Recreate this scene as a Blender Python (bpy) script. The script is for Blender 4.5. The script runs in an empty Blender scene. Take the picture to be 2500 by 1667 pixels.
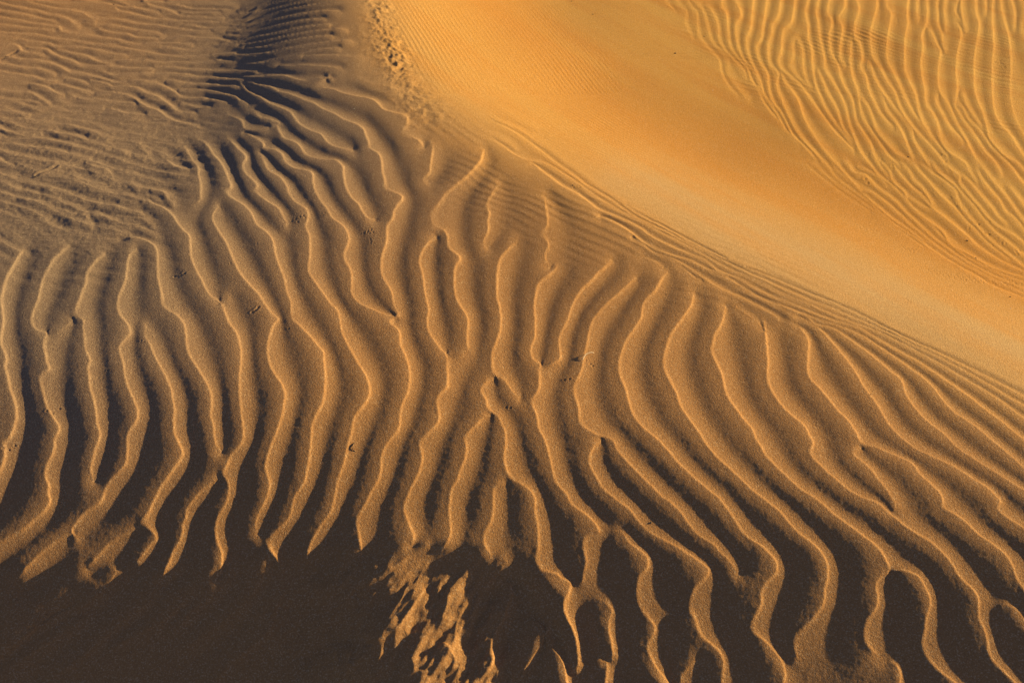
import bpy, math, random
import numpy as np
C = bpy.context.scene.collection
S = bpy.context.scene

# ------------------------------------------------------------------ camera
CAM_H, PITCH, W, H = 2.2, math.radians(38.0), 2500.0, 1667.0
HALF = math.radians(22.5)
F = (W / 2) / math.tan(HALF)
cam = bpy.data.cameras.new("camera"); cam_o = bpy.data.objects.new("camera", cam); C.objects.link(cam_o)
cam_o.location = (0, 0, CAM_H); cam_o.rotation_euler = (math.pi / 2 - PITCH, 0, 0)
cam.sensor_width = 36; cam.angle = 2 * HALF; cam.clip_start = 0.05; cam.clip_end = 3000
cam.dof.use_dof = True; cam.dof.focus_distance = 3.0; cam.dof.aperture_fstop = 11.0
S.camera = cam_o

# ------------------------------------------------------------------ light
SUN_EL, SUN_AZ = math.radians(12.5), math.radians(17.0)      # azimuth from +X towards +Y
w = bpy.data.worlds.new("World"); S.world = w; w.use_nodes = True
nt = w.node_tree; nt.nodes.clear()
sky = nt.nodes.new("ShaderNodeTexSky"); sky.sky_type = 'NISHITA'; sky.sun_disc = False
sky.sun_elevation = SUN_EL; sky.sun_rotation = math.pi / 2 - SUN_AZ; sky.ozone_density = 1.0; sky.dust_density = 0.5; sky.air_density = 0.8
bg = nt.nodes.new("ShaderNodeBackground"); bg.inputs[1].default_value = 0.05
out = nt.nodes.new("ShaderNodeOutputWorld")
tint = nt.nodes.new("ShaderNodeMix"); tint.data_type = 'RGBA'; tint.blend_type = 'MULTIPLY'; tint.inputs[0].default_value = 1.0
tint.inputs[7].default_value = (0.94, 0.82, 0.96, 1)
nt.links.new(sky.outputs[0], tint.inputs[6]); nt.links.new(tint.outputs[2], bg.inputs[0]); nt.links.new(bg.outputs[0], out.inputs[0])
sl = bpy.data.lights.new("sun", 'SUN'); so = bpy.data.objects.new("sun", sl); C.objects.link(so)
sl.energy = 5.0; sl.angle = math.radians(0.53); sl.color = (1.0, 0.74, 0.33)
from mathutils import Vector
sd = Vector((math.cos(SUN_EL) * math.cos(SUN_AZ), math.cos(SUN_EL) * math.sin(SUN_AZ), math.sin(SUN_EL)))
so.rotation_euler = sd.to_track_quat('Z', 'Y').to_euler()
S.view_settings.view_transform = 'Standard'; S.view_settings.look = 'None'
S.view_settings.exposure = 1.0; S.view_settings.gamma = 1.0

# ------------------------------------------------------------------ traced crest lines
# The crests of the sand ripples, surveyed from the photograph in 700-pixel tiles
# (A..D rows, 0..3 columns). Every line runs down/right, with its steep face on the
# walker's left. "*0.6" gives a softer crest, "~" leaves an end sharp (not tapered).
CREST = r"""
B0 190,690 150,760 110,830 60,920 30,1000 5,1100 12,1190 20,1300 5,1400 5,1480 C0 30,200 45,260 35,330 60,420 80,520 115,610 135,700 120,790 80,890 25,940 30,990 35,1040 20,1120 -20,1210
B0 560,670 440,780 400,850 360,910 330,1010 310,1110 265,1210 245,1290 270,1350 320,1380 380,1395 C0 355,110 350,170 370,240 380,300 400,335 350,365 315,400 320,450 345,540 365,610 380,670 420,730 470,800 475,850 440,920 440,980 420,1050 385,1120 365,1200 375,1260 395,1300 390,1370 D0 405,90 360,160 280,230 180,320 60,380 0,415
*0.6 B0 600,1262 550,1320 480,1370 400,1395
B0 850,730 790,790 730,860 700,920 695,990 665,1050 650,1110 620,1180 595,1250 640,1268 680,1290 675,1340 685,1430 690,1500 C0 690,190 730,270 715,340 730,420 735,510 765,600 780,700 790,800 815,870 800,940 770,1030 745,1120 745,1200 760,1250
B0 1110,700 1060,750 1035,830 1030,930 1000,1010 965,1090 955,1180 980,1250 1040,1320 1060,1370 1060,1400 1000,1460 970,1510 C0 970,190 1000,290 1015,390 1045,490 1090,600 1125,700 1110,770 1050,850 1035,930 1040,1000 1035,1090 1000,1150 920,1230 870,1300 D0 830,70 770,125 680,190 610,270 585,320 600,360 630,385
*0.8 D0 600,345 540,360 460,400 380,460 300,535 220,620 140,700
B0 1000,640 1090,615 1180,630 1250,670 1280,720 1285,800 1280,900 1300,1000 1320,1090 1325,1170 1380,1220 1450,1255 1500,1320 1515,1400 1520,1480 C0 1525,180 1555,250 1600,320 1650,400 1700,490 1725,560 1725,650 1720,730 1745,800 1750,880 1765,960 1800,1020
B0 1190,1340 1180,1400 1200,1450 1230,1500 C0 1255,230 1300,310 1350,400 1400,520 1410,600 1425,670 1415,760 1420,870 1450,930 1490,1020 1480,1070 1430,1140 1370,1230 1310,1310 D0 1250,90 1220,170 1165,240 1155,280 1200,300 1250,340 1275,380 1235,430 1190,480 1120,580
*0.8 D0 1150,300 1080,320 980,370 880,430 820,510 720,610
C0 1810,1230 1720,1280 1640,1340 1570,1420 D0 1580,70 1530,150 1520,210 1495,270 1490,340 1460,420 1410,500 1370,610 1330,700
B0 1190,270 1250,330 1340,370 1410,430 1450,500 1500,560 1545,600 1555,680 1560,770 1590,860 1640,950 1680,1030 1730,1100 1800,1145 1840,1230 1870,1310 1920,1370 1945,1430 C0 1955,130 1970,200 1965,300 1955,420 1960,540 1965,660 1980,780 1990,880 1970,950 1900,1030 1860,1120 1820,1200 1860,1270 1870,1340 D0 1850,90 1800,170 1770,250 1765,340 1780,430 1810,510 1815,590 1790,680
*0.5 B0 1875,1095 1850,1120 1800,1145
B0 1780,350 1760,380 1730,440 1750,500 1800,580 1850,660 1890,760 1930,850 1990,950 2060,1020 2120,1080 2160,1150 2210,1220 2240,1250 2270,1275 2235,1330 2200,1420 C1 170,190 185,290 220,380 280,460 315,550 305,650 280,760 240,870 190,990 160,1100 165,1190 190,1270 180,1350 D1 150,90 90,200 75,280 90,330
A0 1880,1150 1950,1230 2010,1290 1985,1350 1995,1410 B0 2050,130 2100,180 2075,220 2110,260 B1 180,320 260,370 300,430 330,490
A0 1640,1150 1700,1200 1740,1270 1810,1350 1850,1430 B0 1870,140 1890,190 1840,220 1880,280 1970,330 2040,390 2080,470 B1 96,520 170,570 220,650 240,760 280,870 310,960 330,1050 365,1150 370,1280 430,1330 500,1400 C1 500,60 580,150 630,210 640,300 645,400 640,520 620,620 570,710 540,790 530,900 520,1020 500,1150 470,1270 400,1380 D1 385,90 360,190 300,270 220,350 170,395 180,450 200,490 250,560 310,640
*0.8 A0 1500,1200 1525,1240 1570,1320 1620,1380 B0 1620,90 1640,170 1640,280 1600,320
A1 120,1270 150,1340 170,1390 B1 210,80 280,120 330,190 345,250 400,320 480,370 505,420 495,480 485,520 515,590 520,680 515,770 505,850 520,920 570,990 630,1070 690,1150 745,1210 765,1290 780,1380 C1 800,90 850,190 910,290 980,410 1005,490 1000,570 960,640 890,720 870,790 860,870 830,960 810,1050 790,1140 750,1250 725,1370 D1 700,150 640,230 570,340 520,450 490,550
A1 0,1100 60,1130 140,1180 150,1225 230,1235 290,1270 310,1320 350,1360 B1 410,50 530,75 545,150 560,220 600,300 660,380 710,460 790,510 830,580 835,650 800,730 800,790 850,880 865,960 860,1060 880,1110 950,1170 1050,1210 1150,1245 1225,1258
A0 1980,700 2040,760 2140,810 A1 180,850 280,890 360,930 400,980 440,1030 530,1080 610,1110 660,1170 720,1210 790,1230 870,1240
A1 250,1030 270,1080 310,1140 390,1170 440,1210 480,1270 540,1300 650,1320 740,1325 790,1370 B1 795,60 800,150 825,230 870,300 920,340 950,400 990,450 1050,470
A1 40,675 90,700 200,720 270,760 340,775 410,800 480,830 560,860 620,900 720,940 800,990 900,1030 960,1070 980,1130 1000,1190 960,1220 1040,1245 1090,1280 1110,1340 B1 1110,80 1130,140 1125,200 1150,230 1210,245 1280,280 1240,340 1205,400 1200,450 1155,500 1150,590 1145,650 1115,740 1100,840 1110,920 1150,990 1190,1060 1200,1130 1210,1180 1245,1240 1190,1275 1175,1310 1220,1350 1255,1390 C1 1260,140 1300,230 1330,340 1335,450 1320,540 1280,620 1260,700 1255,800 1220,870 1150,950 1110,1050 1100,1160 1080,1250 1020,1350 D1 980,90 920,180 905,260 920,350 935,440 940,500
*0.9 A1 -20,635 60,635 180,632 310,630 400,655 500,675 600,650 700,642
A1 680,640 600,670 550,710 600,735 700,740 800,775 900,800 1030,825 1090,870 1130,910 1200,935 1280,955 1320,985 1295,1040 1280,1110 1340,1140 1420,1165 1450,1210
*0.8 A1 1530,1180 1520,1260 1510,1330 1500,1420 1450,1460 1445,1490 1480,1505
*0.5 A1 480,470 620,460 760,465 950,480
*0.6 A1 280,550 480,545 600,550 780,570
*0.5 A1 960,650 980,680 1060,700 1200,730 1250,760
A1 1940,1230 1920,1320 1820,1430 B1 1830,80 1740,160 1640,240 1590,310 1530,380 1510,430 1525,500 1520,540 1560,558 1610,555 1645,600 1645,660 1670,710 1720,750 1750,785 1710,850 1700,950 1710,1090 1750,1170 1800,1240 1815,1320 1805,1430 C1 1805,90 1820,190
B1 1555,597 1515,625 1465,680 1430,740 1415,810 1440,900 1455,1000 1470,1100 1490,1200 1475,1290 1490,1370 C1 1530,100 1600,190 1640,230 1640,330 1645,420 1640,490 1580,550 1560,610 1575,690 1575,760 1540,820 1470,880 1420,920 1420,980 1440,1060 1430,1150 1390,1230 1340,1330 D1 1290,120 1300,200 1340,290 1375,370 1350,440
*0.4 C1 1830,190 1750,240 1650,232
*0.8 B1 2060,180 1980,300 1960,360 1990,410 1975,470 1985,540 1960,600 1940,650 1965,695
B2 190,650 130,700 70,770 45,850 35,960 35,1090 60,1180 70,1290 60,1380 C1 2050,110 2010,200 2010,300 2020,370 2060,410 2110,430 2150,490 2200,550 2235,575
C1 2040,415 1980,440 1930,490 1925,540 1965,600 1975,660 2020,700 2060,725 2090,790 C2 100,850 110,950 95,1060 105,1140 150,1240 240,1290 310,1340 350,1410 D2 350,160 370,260 375,370 375,480 355,530 365,590 400,650 430,668 530,680 570,720 640,755 620,840 590,920 590,1000 620,1070 660,1130 690,1220 700,1310 705,1400 690,1470
C1 2010,715 1940,740 1880,800 1800,880 1785,920 1805,980 1790,1070 1760,1150 1730,1240 1680,1320 D1 1665,100 1665,210 1675,330 1650,400 1615,460
C1 2130,1275 2040,1300 2020,1340 2020,1440 D1 2025,120 2010,230 1950,340 1940,400 1960,460 2010,520
*0.6 B2 430,280 440,380 450,500 400,580 450,640 455,690 430,730 440,810 470,850
B2 530,850 470,910 400,960 365,1020 350,1110 340,1200 350,1300 350,1410 C2 350,70 320,150 315,210 340,270 400,305 375,350 385,460 370,520 320,580 320,620 360,720 380,830 430,930 460,1040 490,1160 520,1270 600,1360 D2 650,110 740,180 830,250 875,325 820,340 765,370 745,430 755,500 770,570 750,660 740,730 700,755
B2 980,800 900,870 820,950 730,1040 660,1150 610,1290 560,1400 C2 550,90 550,160 560,230 540,270 480,300 420,310
B2 1180,930 1060,1040 960,1130 880,1210 820,1290 790,1380 C2 775,120 750,240 735,330 690,430 665,500 670,560 700,650 705,760 740,820 840,880 900,900 990,930 1030,1020 1100,1100 1200,1200 1300,1300 1400,1400 D2 1440,80 1530,160 1620,280 1700,370 1800,430 1870,500 1940,570 2010,660
C2 900,905 830,980 795,1060 805,1140 850,1230 910,1330 1000,1400 D2 1010,70 1130,160 1210,260 1290,340 1420,410 1530,470 1630,530 1720,590 1770,645 1740,710 1680,760 1640,830 1610,920 1620,990 1660,1050 1680,1130 1720,1210 1800,1265 1870,1330 1895,1400 1890,1480 1885,1567
D2 1050,330 1090,370 1120,420 1200,480 1260,530 1280,590 1260,640 1210,690 1190,780 1185,880 1210,960 1270,1040 1330,1110 1320,1170 1280,1240 1275,1310 1310,1390 1350,1460 1420,1540
B2 1430,890 1380,960 1330,1040 1260,1110 1225,1180 1220,1260 1180,1330 1110,1430 C2 1100,90 1060,190 1035,300 1045,400 1090,510 1115,610 1140,700 1180,770 1250,840 1350,920 1430,1000 1510,1100 1600,1190 1720,1290 1840,1390 D2 1880,90 1950,180 2010,280 2080,370 2190,440 D3 220,480 290,550 320,620 300,680 230,740 190,830 190,920 150,1000 105,1090 120,1160 200,1220 270,1280 330,1350 370,1420 380,1500 370,1567
B2 1650,1060 1630,1160 1570,1250 1500,1340 1440,1450 C2 1450,80 1420,170 1400,260 1410,350 1460,460 1510,550 1540,650 1610,760 1690,860 1750,960 1830,1060 1930,1150 C3 80,1300 180,1390 D3 200,60 280,120 360,190 430,280 490,340 570,400 660,480 710,560 735,640 730,720 710,790 705,880 690,940 620,1030 540,1110 470,1170 455,1240 470,1310 485,1370
B2 1910,1170 1880,1300 1820,1400 C2 1820,80 1790,190 1830,290 1880,400 1910,540 1980,650 C3 60,780 120,850 150,930 190,990 220,1050 320,1150 420,1250 540,1350 D3 620,50 720,130 820,220 930,300 1040,380 1150,470 1200,550 1235,650 1170,690 1130,760 1140,830 1145,900 1120,970 1060,1050 1035,1150 1040,1230 1080,1290 1150,1350
D3 1260,655 1370,660 1440,680 1490,710 1530,790 1570,870 1570,940 1540,1030 1530,1120 1510,1220 1520,1310 1570,1400 1650,1480 1760,1567
D3 1240,1400 1300,1430 1330,1500 1325,1567
B3 215,1300 225,1400 C3 235,140 240,330 240,430 270,520 340,630 440,730 540,810 580,880 615,950 580,1010 610,1080 700,1160 790,1240 890,1320 1000,1390 D3 1120,90 1190,130 1270,210 1380,300 1490,370 1600,440 1700,530 1760,610 1800,690 1880,770 1950,850 1970,930 1970,1030 2010,1120 2040,1220 2050,1320 2090,1400 2180,1490 2260,1567
C3 500,0 560,70 580,150 570,250 570,370 600,440 680,520 750,610 830,700 910,780 970,870 1000,940 1070,975 1160,1000 1260,1040 1380,1090 1440,1130 1490,1200 1580,1290 1650,1360 1675,1420 1670,1480 D3 1750,180 1870,260 1980,370 2090,440 2190,520 2250,620 2280,720 2350,830
C3 1010,985 940,1020 960,1060 1030,1110 1090,1170 1150,1250 1210,1320 1260,1400 D3 1280,90 1295,145
B3 500,1260 580,1300 680,1363 C3 760,110 850,220 930,320 1000,440 1060,530 1130,620 1190,730 1260,830 1350,920 1480,1010 1630,1080 1780,1150 1920,1240 2040,1310 2110,1380 2145,1430 2120,1490 D3 2220,230 2350,310
B3 0,1000 200,1110 380,1180 540,1240 640,1320 C3 780,10 900,90 1010,170 1130,260 1250,360 1340,440 1370,540 1420,630 1500,720 1590,800 1700,890 1800,990 1920,1070 2050,1150 2170,1230 2350,1340
B2 900,440 1050,510 1160,590 1280,670 1420,740 1600,790 1750,860 1900,920 B3 100,1060 250,1130 500,1220 700,1290 C3 900,20 1060,100 1200,190 1330,280 1480,390 1600,490 1680,600 1760,690 1880,770 1990,850 2110,950 2240,1060 2350,1160
B2 330,0 430,80 560,180 700,250 860,370 1000,430 1200,520 1300,600 1500,700 1740,790 1850,880 B3 0,945 180,1040 400,1140 620,1230 800,1290 C3 1000,10 1150,100 1320,200 1500,300 1680,420 1840,530 1980,640 2130,750 2350,930
*0.8 A2 0,1150 100,1210 230,1300 B2 430,0 560,70 700,160 850,270 1010,370 1150,440 1260,500 1450,600 1700,730 1950,870 B3 150,950 400,1080 700,1210 900,1290 C3 1100,20 1300,110 1500,220 1700,330 1900,450 2100,570 2350,750
*0.8 A2 0,1000 150,1070 280,1150 420,1260 B2 520,0 640,80 760,170 880,240 1020,330 1160,430 1300,500 1500,600 1750,725 2000,850 B3 200,950 450,1060 760,1190 C3 1200,30 1420,140 1640,240 1880,370 2100,500 2350,650
*0.7 A2 0,970 100,1010 250,1080 350,1150 480,1230 B2 620,0 760,100 860,180 1040,300 1160,395 1400,520 1700,680 2000,820 B3 300,950 560,1060 800,1150 1050,1270 C3 1400,100 1700,240 2000,390 2350,570
*0.6 B2 1100,340 1400,490 1700,640 B3 0,810 300,910 700,1080 1000,1200 C3 1300,20 1700,190 2050,350 2350,500
*0.6 B2 1160,600 1280,700 1340,740 1480,780 1620,860 1760,960 1900,1040 2100,1130 2350,1270
*0.5 B2 1240,780 1340,810 1400,860
*0.5 B2 1560,850 1650,930 1720,960
*0.5 B3 0,1190 150,1290 230,1380
*0.4 A2 30,1100 130,1170 200,1220
*0.4 A2 0,850 200,960 380,1040
# upper right field
*0.6 A2 1380,-30 1450,50 1500,100
*0.4 A2 1480,-30 1540,60 1590,100 1580,190 1620,270 1650,330
*0.5 A2 1590,-30 1640,70 1680,120 1680,200 1700,310 1740,360 1800,430 1860,500 1870,570 1900,650 1960,740 2020,800
*0.6 A2 1650,10 1720,80 1750,160 1770,240 1800,340 1860,400 1950,480
*0.7 A2 1770,50 1830,150 1850,230 1860,330 1910,420 1990,500 2050,560 2100,640
*0.4 A2 1940,480 1930,580 1980,680 2050,770 2110,830
*0.9 A2 1890,-30 1880,60 1920,120 1930,230 1940,330 1960,400 2020,480 2090,560 2120,650 2200,750 2260,840 2350,960
A2 1980,-30 2040,120 2000,190 2000,300 2020,400 2060,490 2130,570 2190,660 2220,760 2290,860 A3 400,1080
A3 125,-30 110,160 100,240 70,320 75,420 110,520 150,600 170,700 190,790 240,880 320,980 400,1080 520,1200
A3 240,-30 220,110 200,230 195,310 155,370 160,460 190,530 235,600 250,720 280,830 360,930 400,1010 450,1110 560,1220 650,1320
A3 350,-20 330,130 280,200 275,270 245,370 245,460 270,550 330,600 320,690 340,780 390,900 450,1020 520,1130 600,1220 720,1350 800,1450
A3 470,-20 450,120 430,190 370,250 360,330 350,430 330,480 350,560 420,620 500,690 560,770 640,880 720,990 790,1080 870,1160 950,1240
A3 360,610 390,690 450,760 500,840 530,940 570,1030 640,1140 720,1250 830,1370 B3 930,140 1000,220
A3 580,-20 550,100 560,160 575,230 570,320 600,400 605,500 620,600 635,700 670,790 720,900 790,1000 850,1070 930,1180
*0.7 A3 490,310 450,360 450,460 430,540 470,610 560,690 610,712
*0.8 A3 495,330 525,400 530,500 540,600 575,690
A3 660,-20 640,90 650,170 660,260 680,370 705,470 710,570 760,650 820,750 870,860 900,960 920,1040 960,1150 1000,1240 1090,1360 B3 1170,120 1240,190
A3 660,590 690,660 730,760 790,860 830,960 860,1050 950,1165
A3 750,-20 730,100 770,180 750,270 750,370 770,460 820,540 835,620 870,710 930,810 950,900 970,1000 1020,1080 1080,1180 1120,1280 1170,1370 B3 1250,120
A3 880,-20 870,60 825,150 855,230 845,320 835,420 840,490 880,540
A3 930,340 920,430 920,530 940,640 970,720 990,800 1000,880 1020,960 1080,1060 1150,1160 1240,1290 1330,1370
A3 960,-20 990,70 970,150 955,230 960,310 1000,380 1015,480 1000,550 1050,640 1070,740 1110,830 1160,930 1230,1010 1270,1040
A3 1005,800 1060,870 1100,960 1130,1060 1190,1140 1290,1250 1400,1310 1430,1330
A3 1140,-20 1130,80 1110,160 1085,260 1085,370 1110,480 1170,570 1220,670 1290,770 1330,890 1400,1000 1490,1110 1580,1200 1650,1290 1740,1400
A3 1080,520 1110,620 1150,700 1200,780 1280,880 1340,950 1420,1060 1440,1150 1500,1260 1580,1370
A3 1190,800 1220,900 1290,1000 1350,1100 1390,1200 1430,1310
A3 1210,-20 1220,70 1255,110 1245,200 1225,320 1220,420 1225,510 1280,610 1330,720 1380,830 1440,930 1510,1030 1580,1120 1650,1200 1720,1280
A3 1395,-20 1385,100 1390,200 1370,300 1365,420 1365,560 1400,660 1450,770 1475,880 1500,980 1560,1080 1605,1170
A3 1470,-20 1465,100 1480,165
A3 1540,-20 1550,100 1540,210 1510,280 1510,400 1500,520 1510,640 1530,740 1545,860 1600,940 1640,1040 1660,1130 1720,1240 1850,1330 1900,1400
A3 1630,-20 1630,100 1640,210 1670,280 1680,370 1705,415
A3 1560,230 1600,300 1630,370 1660,420 1645,530 1640,650 1660,760 1720,850 1760,940 1800,1030 1870,1150 1920,1250 1980,1340
A3 1700,-20 1690,90 1700,180 1702,255
*0.8 A3 1800,20 1775,80 1800,140 1830,165
A3 1790,190 1830,270 1815,350 1795,470 1790,600 1795,740 1780,860 1820,940 1880,1030 1950,1130 2020,1240 2110,1340 B3 2160,90
A3 1830,20 1835,120 1870,255
A3 1945,-20 1950,100 1975,200 1960,330 1940,450 1935,600 1940,740 1970,840 2010,940 2040,1040 2060,1130 2130,1220 2200,1290 2290,1340 2370,1430
A3 1840,760 1880,870 1940,960 2000,1040
A3 1800,860 1850,890 1890,980 1960,1040 2040,1150 2100,1230 2200,1330 B3 2290,100 2370,200
A3 1640,780 1620,830 1680,950 1740,1050 1800,1110 1860,1175
A3 2090,-20 2080,130 2090,280 2095,400 2085,530 2080,680 2090,830 2110,940 2160,1030 2240,1120 2300,1220 2370,1320
A3 2020,-20 2030,60 2030,110
A3 2150,-20 2160,90 2190,200 2220,320 2235,450 2235,600 2230,750 2250,900 2290,1020 2370,1160
A3 2230,-20 2260,90 2265,235
A3 2310,-20 2345,100 2320,240 2370,380
*0.35 B3 540,0 660,100 800,210 930,300 1080,400
*0.5 B3 600,-20 740,110 860,200 1000,300 1150,410 1300,530 1450,640 1600,730 1800,850
*0.7 B3 700,-20 800,110 940,220 1080,320 1200,430 1330,530 1500,640 1700,780 1900,895 2100,1010 2350,1110
*0.8 B3 800,40 880,110 1000,220 1120,330 1250,440 1400,545 1530,635
*0.9 B3 1010,250 1080,230 1200,310 1330,420 1450,530 1600,650 1800,790 2000,900 2350,1070
B3 880,-20 960,80 1050,100 1150,200 1280,300 1400,420 1540,550 1700,680 1900,815 2100,920 2350,1030
B3 1000,30 1130,90 1240,160 1350,260 1450,380 1580,500 1720,640 1880,765 2100,880 2350,980
B3 1190,0 1240,60 1270,140 1370,240 1380,290 1450,380 1560,470 1680,560 1750,670 1900,750 2100,860 2350,940
B3 1260,-10 1340,100 1430,200 1520,270 1600,370 1720,460 1850,570 1980,690 2140,790 2350,890
*0.8 B3 1400,285 1480,330 1560,370 1610,370
B3 1350,0 1420,90 1430,130 1500,190 1560,270 1600,350
B3 1430,0 1520,100 1600,190 1680,280 1780,370 1880,480 1990,590 2080,680 2220,790
B3 1510,0 1610,90 1700,150 1790,230 1800,290 1860,400 1950,500 2050,610 2200,730 2350,850
B3 1590,0 1670,90 1780,180 1850,260 1930,340 2000,440 2100,550 2250,680 2350,760
B3 1690,0 1760,60 1820,100 1820,160 1880,240 1960,330 2040,430 2130,510 2280,600 2350,660
B3 1840,100 1900,150 1980,250 2070,350 2130,430 2200,490
B3 1860,0 1910,80 1960,140
B3 1970,60 1990,120 2070,220 2150,310 2200,400 2290,470 2350,560
B3 1980,0 2060,100 2130,190 2210,280 2290,400 2350,480
B3 2230,190 2300,280 2350,350
# upper left field
*0.8 A0 0,30 100,60 200,80 300,95 370,120 480,140 550,160 600,195 650,215
*0.7 A0 0,95 120,110 250,135 370,165 460,180
*0.8 A0 150,-20 260,30 370,55 480,80 580,90 680,115 740,150 830,165 920,165 1030,180 1150,205 1300,215 1370,235 1500,250 1600,260 1720,262
*0.8 A0 640,30 780,32 880,40 940,70 990,100 1110,125 1230,155 1350,170 1500,180 1650,185 1780,190 1880,180
*0.8 A0 900,-20 1010,30 1100,65 1190,90 1300,110
*0.8 A0 1150,-20 1210,40 1300,65 1400,100 1460,130 1560,145 1700,150 1830,155
*0.8 A0 1330,-20 1420,30 1490,55 1560,75 1700,80 1880,85
*0.7 A0 1480,32 1600,38 1750,45 1940,50
*0.6 A0 1480,105 1600,110 1800,115
*0.7 A0 0,150 150,175 270,200 400,215 480,230 520,270 700,290 800,315 950,330 1020,355 1120,365 1250,360 1400,360 1570,370
*0.7 A0 0,210 150,225 300,245 450,258
*0.8 A0 800,225 850,260 950,280 1050,290 1110,315 1200,320 1280,320
*0.7 A0 800,208 950,220 1080,245 1200,265 1300,280 1340,315
*0.7 A0 1500,210 1580,215 1660,235 1800,235 1940,228
*0.7 A0 1350,322 1420,325 1510,305 1620,320 1750,320 1870,345
*0.8 A0 0,275 150,285 300,290 450,325 580,340 680,355 830,370 960,370
*0.8 A0 160,325 260,350 390,360 460,390 600,390 700,400 820,425 950,450 1030,460
*0.9 A0 0,385 90,375 150,390 180,430 280,445 360,450
*0.9 A0 230,400 380,410 420,440 500,480 600,510 660,545 760,550 880,550 1000,560 1120,570 1250,570
*0.9 A0 500,415 600,445 700,465 800,510 900,530
*0.8 A0 950,390 1060,410 1180,430 1280,450 1400,470 1550,470 1700,460 1850,450 2000,455 2150,455
*0.7 A0 1330,390 1430,405 1540,420 1660,420 1760,405
*0.8 A0 970,500 1100,505 1200,505 1290,525 1400,515 1500,515 1610,525 1750,505 1900,510
*0.8 A0 1290,550 1400,560 1540,575 1680,580 1800,590 2000,590 2100,585
*0.9 A0 80,470 160,490 300,500 400,520 500,560 570,600 680,605 760,630 870,660 960,680 1100,670 1260,675
*0.9 A0 0,525 100,545 200,565 300,570 380,590 450,612
A0 860,600 950,630 1080,610 1250,605 1400,610 1530,620 1620,640 1760,645 1900,655 2000,655
*0.8 A0 0,590 80,610 170,620 280,635 350,665 450,668
*0.8 A0 540,655 640,665 720,700
*0.8 A0 430,700 530,710 640,740 720,745
*0.9 A0 250,700 370,720 450,765 520,792
A0 760,670 860,690 930,715 1050,720 1140,735 1200,770 1300,805 1380,860 1440,910 1500,930 1600,935
A0 790,765 920,765 1000,780 1100,810 1150,850 1200,880 1300,920 1370,970 1480,1010 1630,1035
A0 0,745 150,760 250,770 310,800 400,845
A0 1260,680 1330,710 1410,750 1490,800 1600,815 1730,825 1860,845
A0 1470,745 1600,745 1750,755 1850,780 1930,800 1960,830 2020,855
A0 1370,670 1450,675 1530,690 1700,700 1850,710 1960,715
*0.8 A0 1480,850 1550,870 1620,890 1720,885
*0.6 A0 0,820 100,825 250,835 330,860
*0.8 A0 640,820 800,825 950,845 1080,850 1110,860
*0.7 A0 0,920 130,930 240,940
*0.6 A0 200,865 300,880 420,885
*0.8 A0 870,910 950,910 1040,940 1180,950
*0.6 A0 0,980 120,980 260,985 400,970
*0.6 A0 540,1020 640,1050 780,1075 900,1080
*0.8 A0 0,1040 60,1080 200,1090 330,1100
*0.8 A0 430,1080 480,1105 600,1105 700,1130
*0.7 A0 0,1110 80,1140 250,1145 400,1150 500,1165 650,1160
*0.7 A0 0,1180 120,1190 250,1215 400,1225 540,1250
*0.7 A0 0,1235 80,1265 200,1290 350,1330 520,1335
A0 700,1345 780,1380 870,1400 910,1425
*0.8 A0 930,1230 1000,1240 1060,1270
*0.7 A0 1150,1190 1180,1240 1230,1265
A0 1350,1305 1400,1350 1450,1380 1550,1395
*0.8 A0 0,1310 60,1350 110,1365
*0.8 A0 -20,1425 100,1465 130,1480
*0.8 A0 2000,1100 2040,1130 2100,1140 2160,1180
*0.8 A0 1880,950 1980,1000 2000,1060 2100,1070 2200,1055
*0.9 A0 2080,920 2130,970 2200,985 2280,1012
*0.8 B0 1080,150 1090,180 1140,215
*0.9 B0 1240,220 1340,240 1370,290 1420,330
*0.7 B0 360,220 430,240 490,270
*0.6 B0 540,80 640,120 760,160 860,170
*0.7 B0 480,370 580,410 690,430 760,515
*0.6 B0 790,400 920,470 1060,505
*0.7 B0 790,345 870,360 960,355 1060,395 1150,410
*0.8 B0 1010,440 1150,450 1200,480 1255,520
*0.6 B0 1150,525 1200,545 1260,575
*0.6 B0 380,480 420,515 500,520
*0.6 B0 1000,240 1100,265 1200,265 1310,300
*0.5 B0 150,300 300,310 450,325 650,340
*0.5 B0 980,295 1060,325 1130,335
# crests on the dark upper flank
*0.9 A0 1880,185 2000,160 A1 60,120 200,85 400,40 560,5
*0.9 A0 1900,215 2030,200 A1 100,160 300,95 480,60 640,30
*0.9 A0 1860,262 2000,250 A1 80,215 250,165 450,125 640,100 760,98
*0.9 A0 1860,295 1960,300 A1 60,265 250,220 450,180 640,160
*0.9 A0 1780,375 1960,350 A1 60,315 250,280 450,235 680,205
*0.9 A1 -60,375 100,350 300,310 520,270 700,250 820,250
*0.9 A1 0,405 180,385 340,345 520,315 700,300
*0.9 A1 20,450 200,440 330,410 520,375 700,350 860,340
*0.8 A1 0,530 150,520 280,490 420,455 600,415 760,400
*0.8 A0 1950,95 2100,60 A1 180,20 300,-15
*0.8 A0 1900,130 2060,105 A1 120,60 260,25 420,-20
# lower right corner
*0.9 D3 2180,925 2250,950 2310,1000 2350,1050
D2 480,1100 430,1180 400,1260 330,1370 230,1520
D2 380,1070 430,1140 490,1270 560,1370 600,1460 610,1567
*0.9 D2 900,890 950,930 980,980 960,1060 960,1160 980,1260 990,1370
*0.7 D2 920,1390 945,1430 930,1567
*0.7 D2 1470,1070 1540,1020 1570,960
D2 1680,1380 1620,1430 1560,1490 1545,1567
# shaded slip face, lower left
*0.9 D1 2110,700 2160,770 2170,860 2130,940 2120,1010 2060,1110 2010,1250 2020,1380 1980,1480 1900,1567
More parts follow.
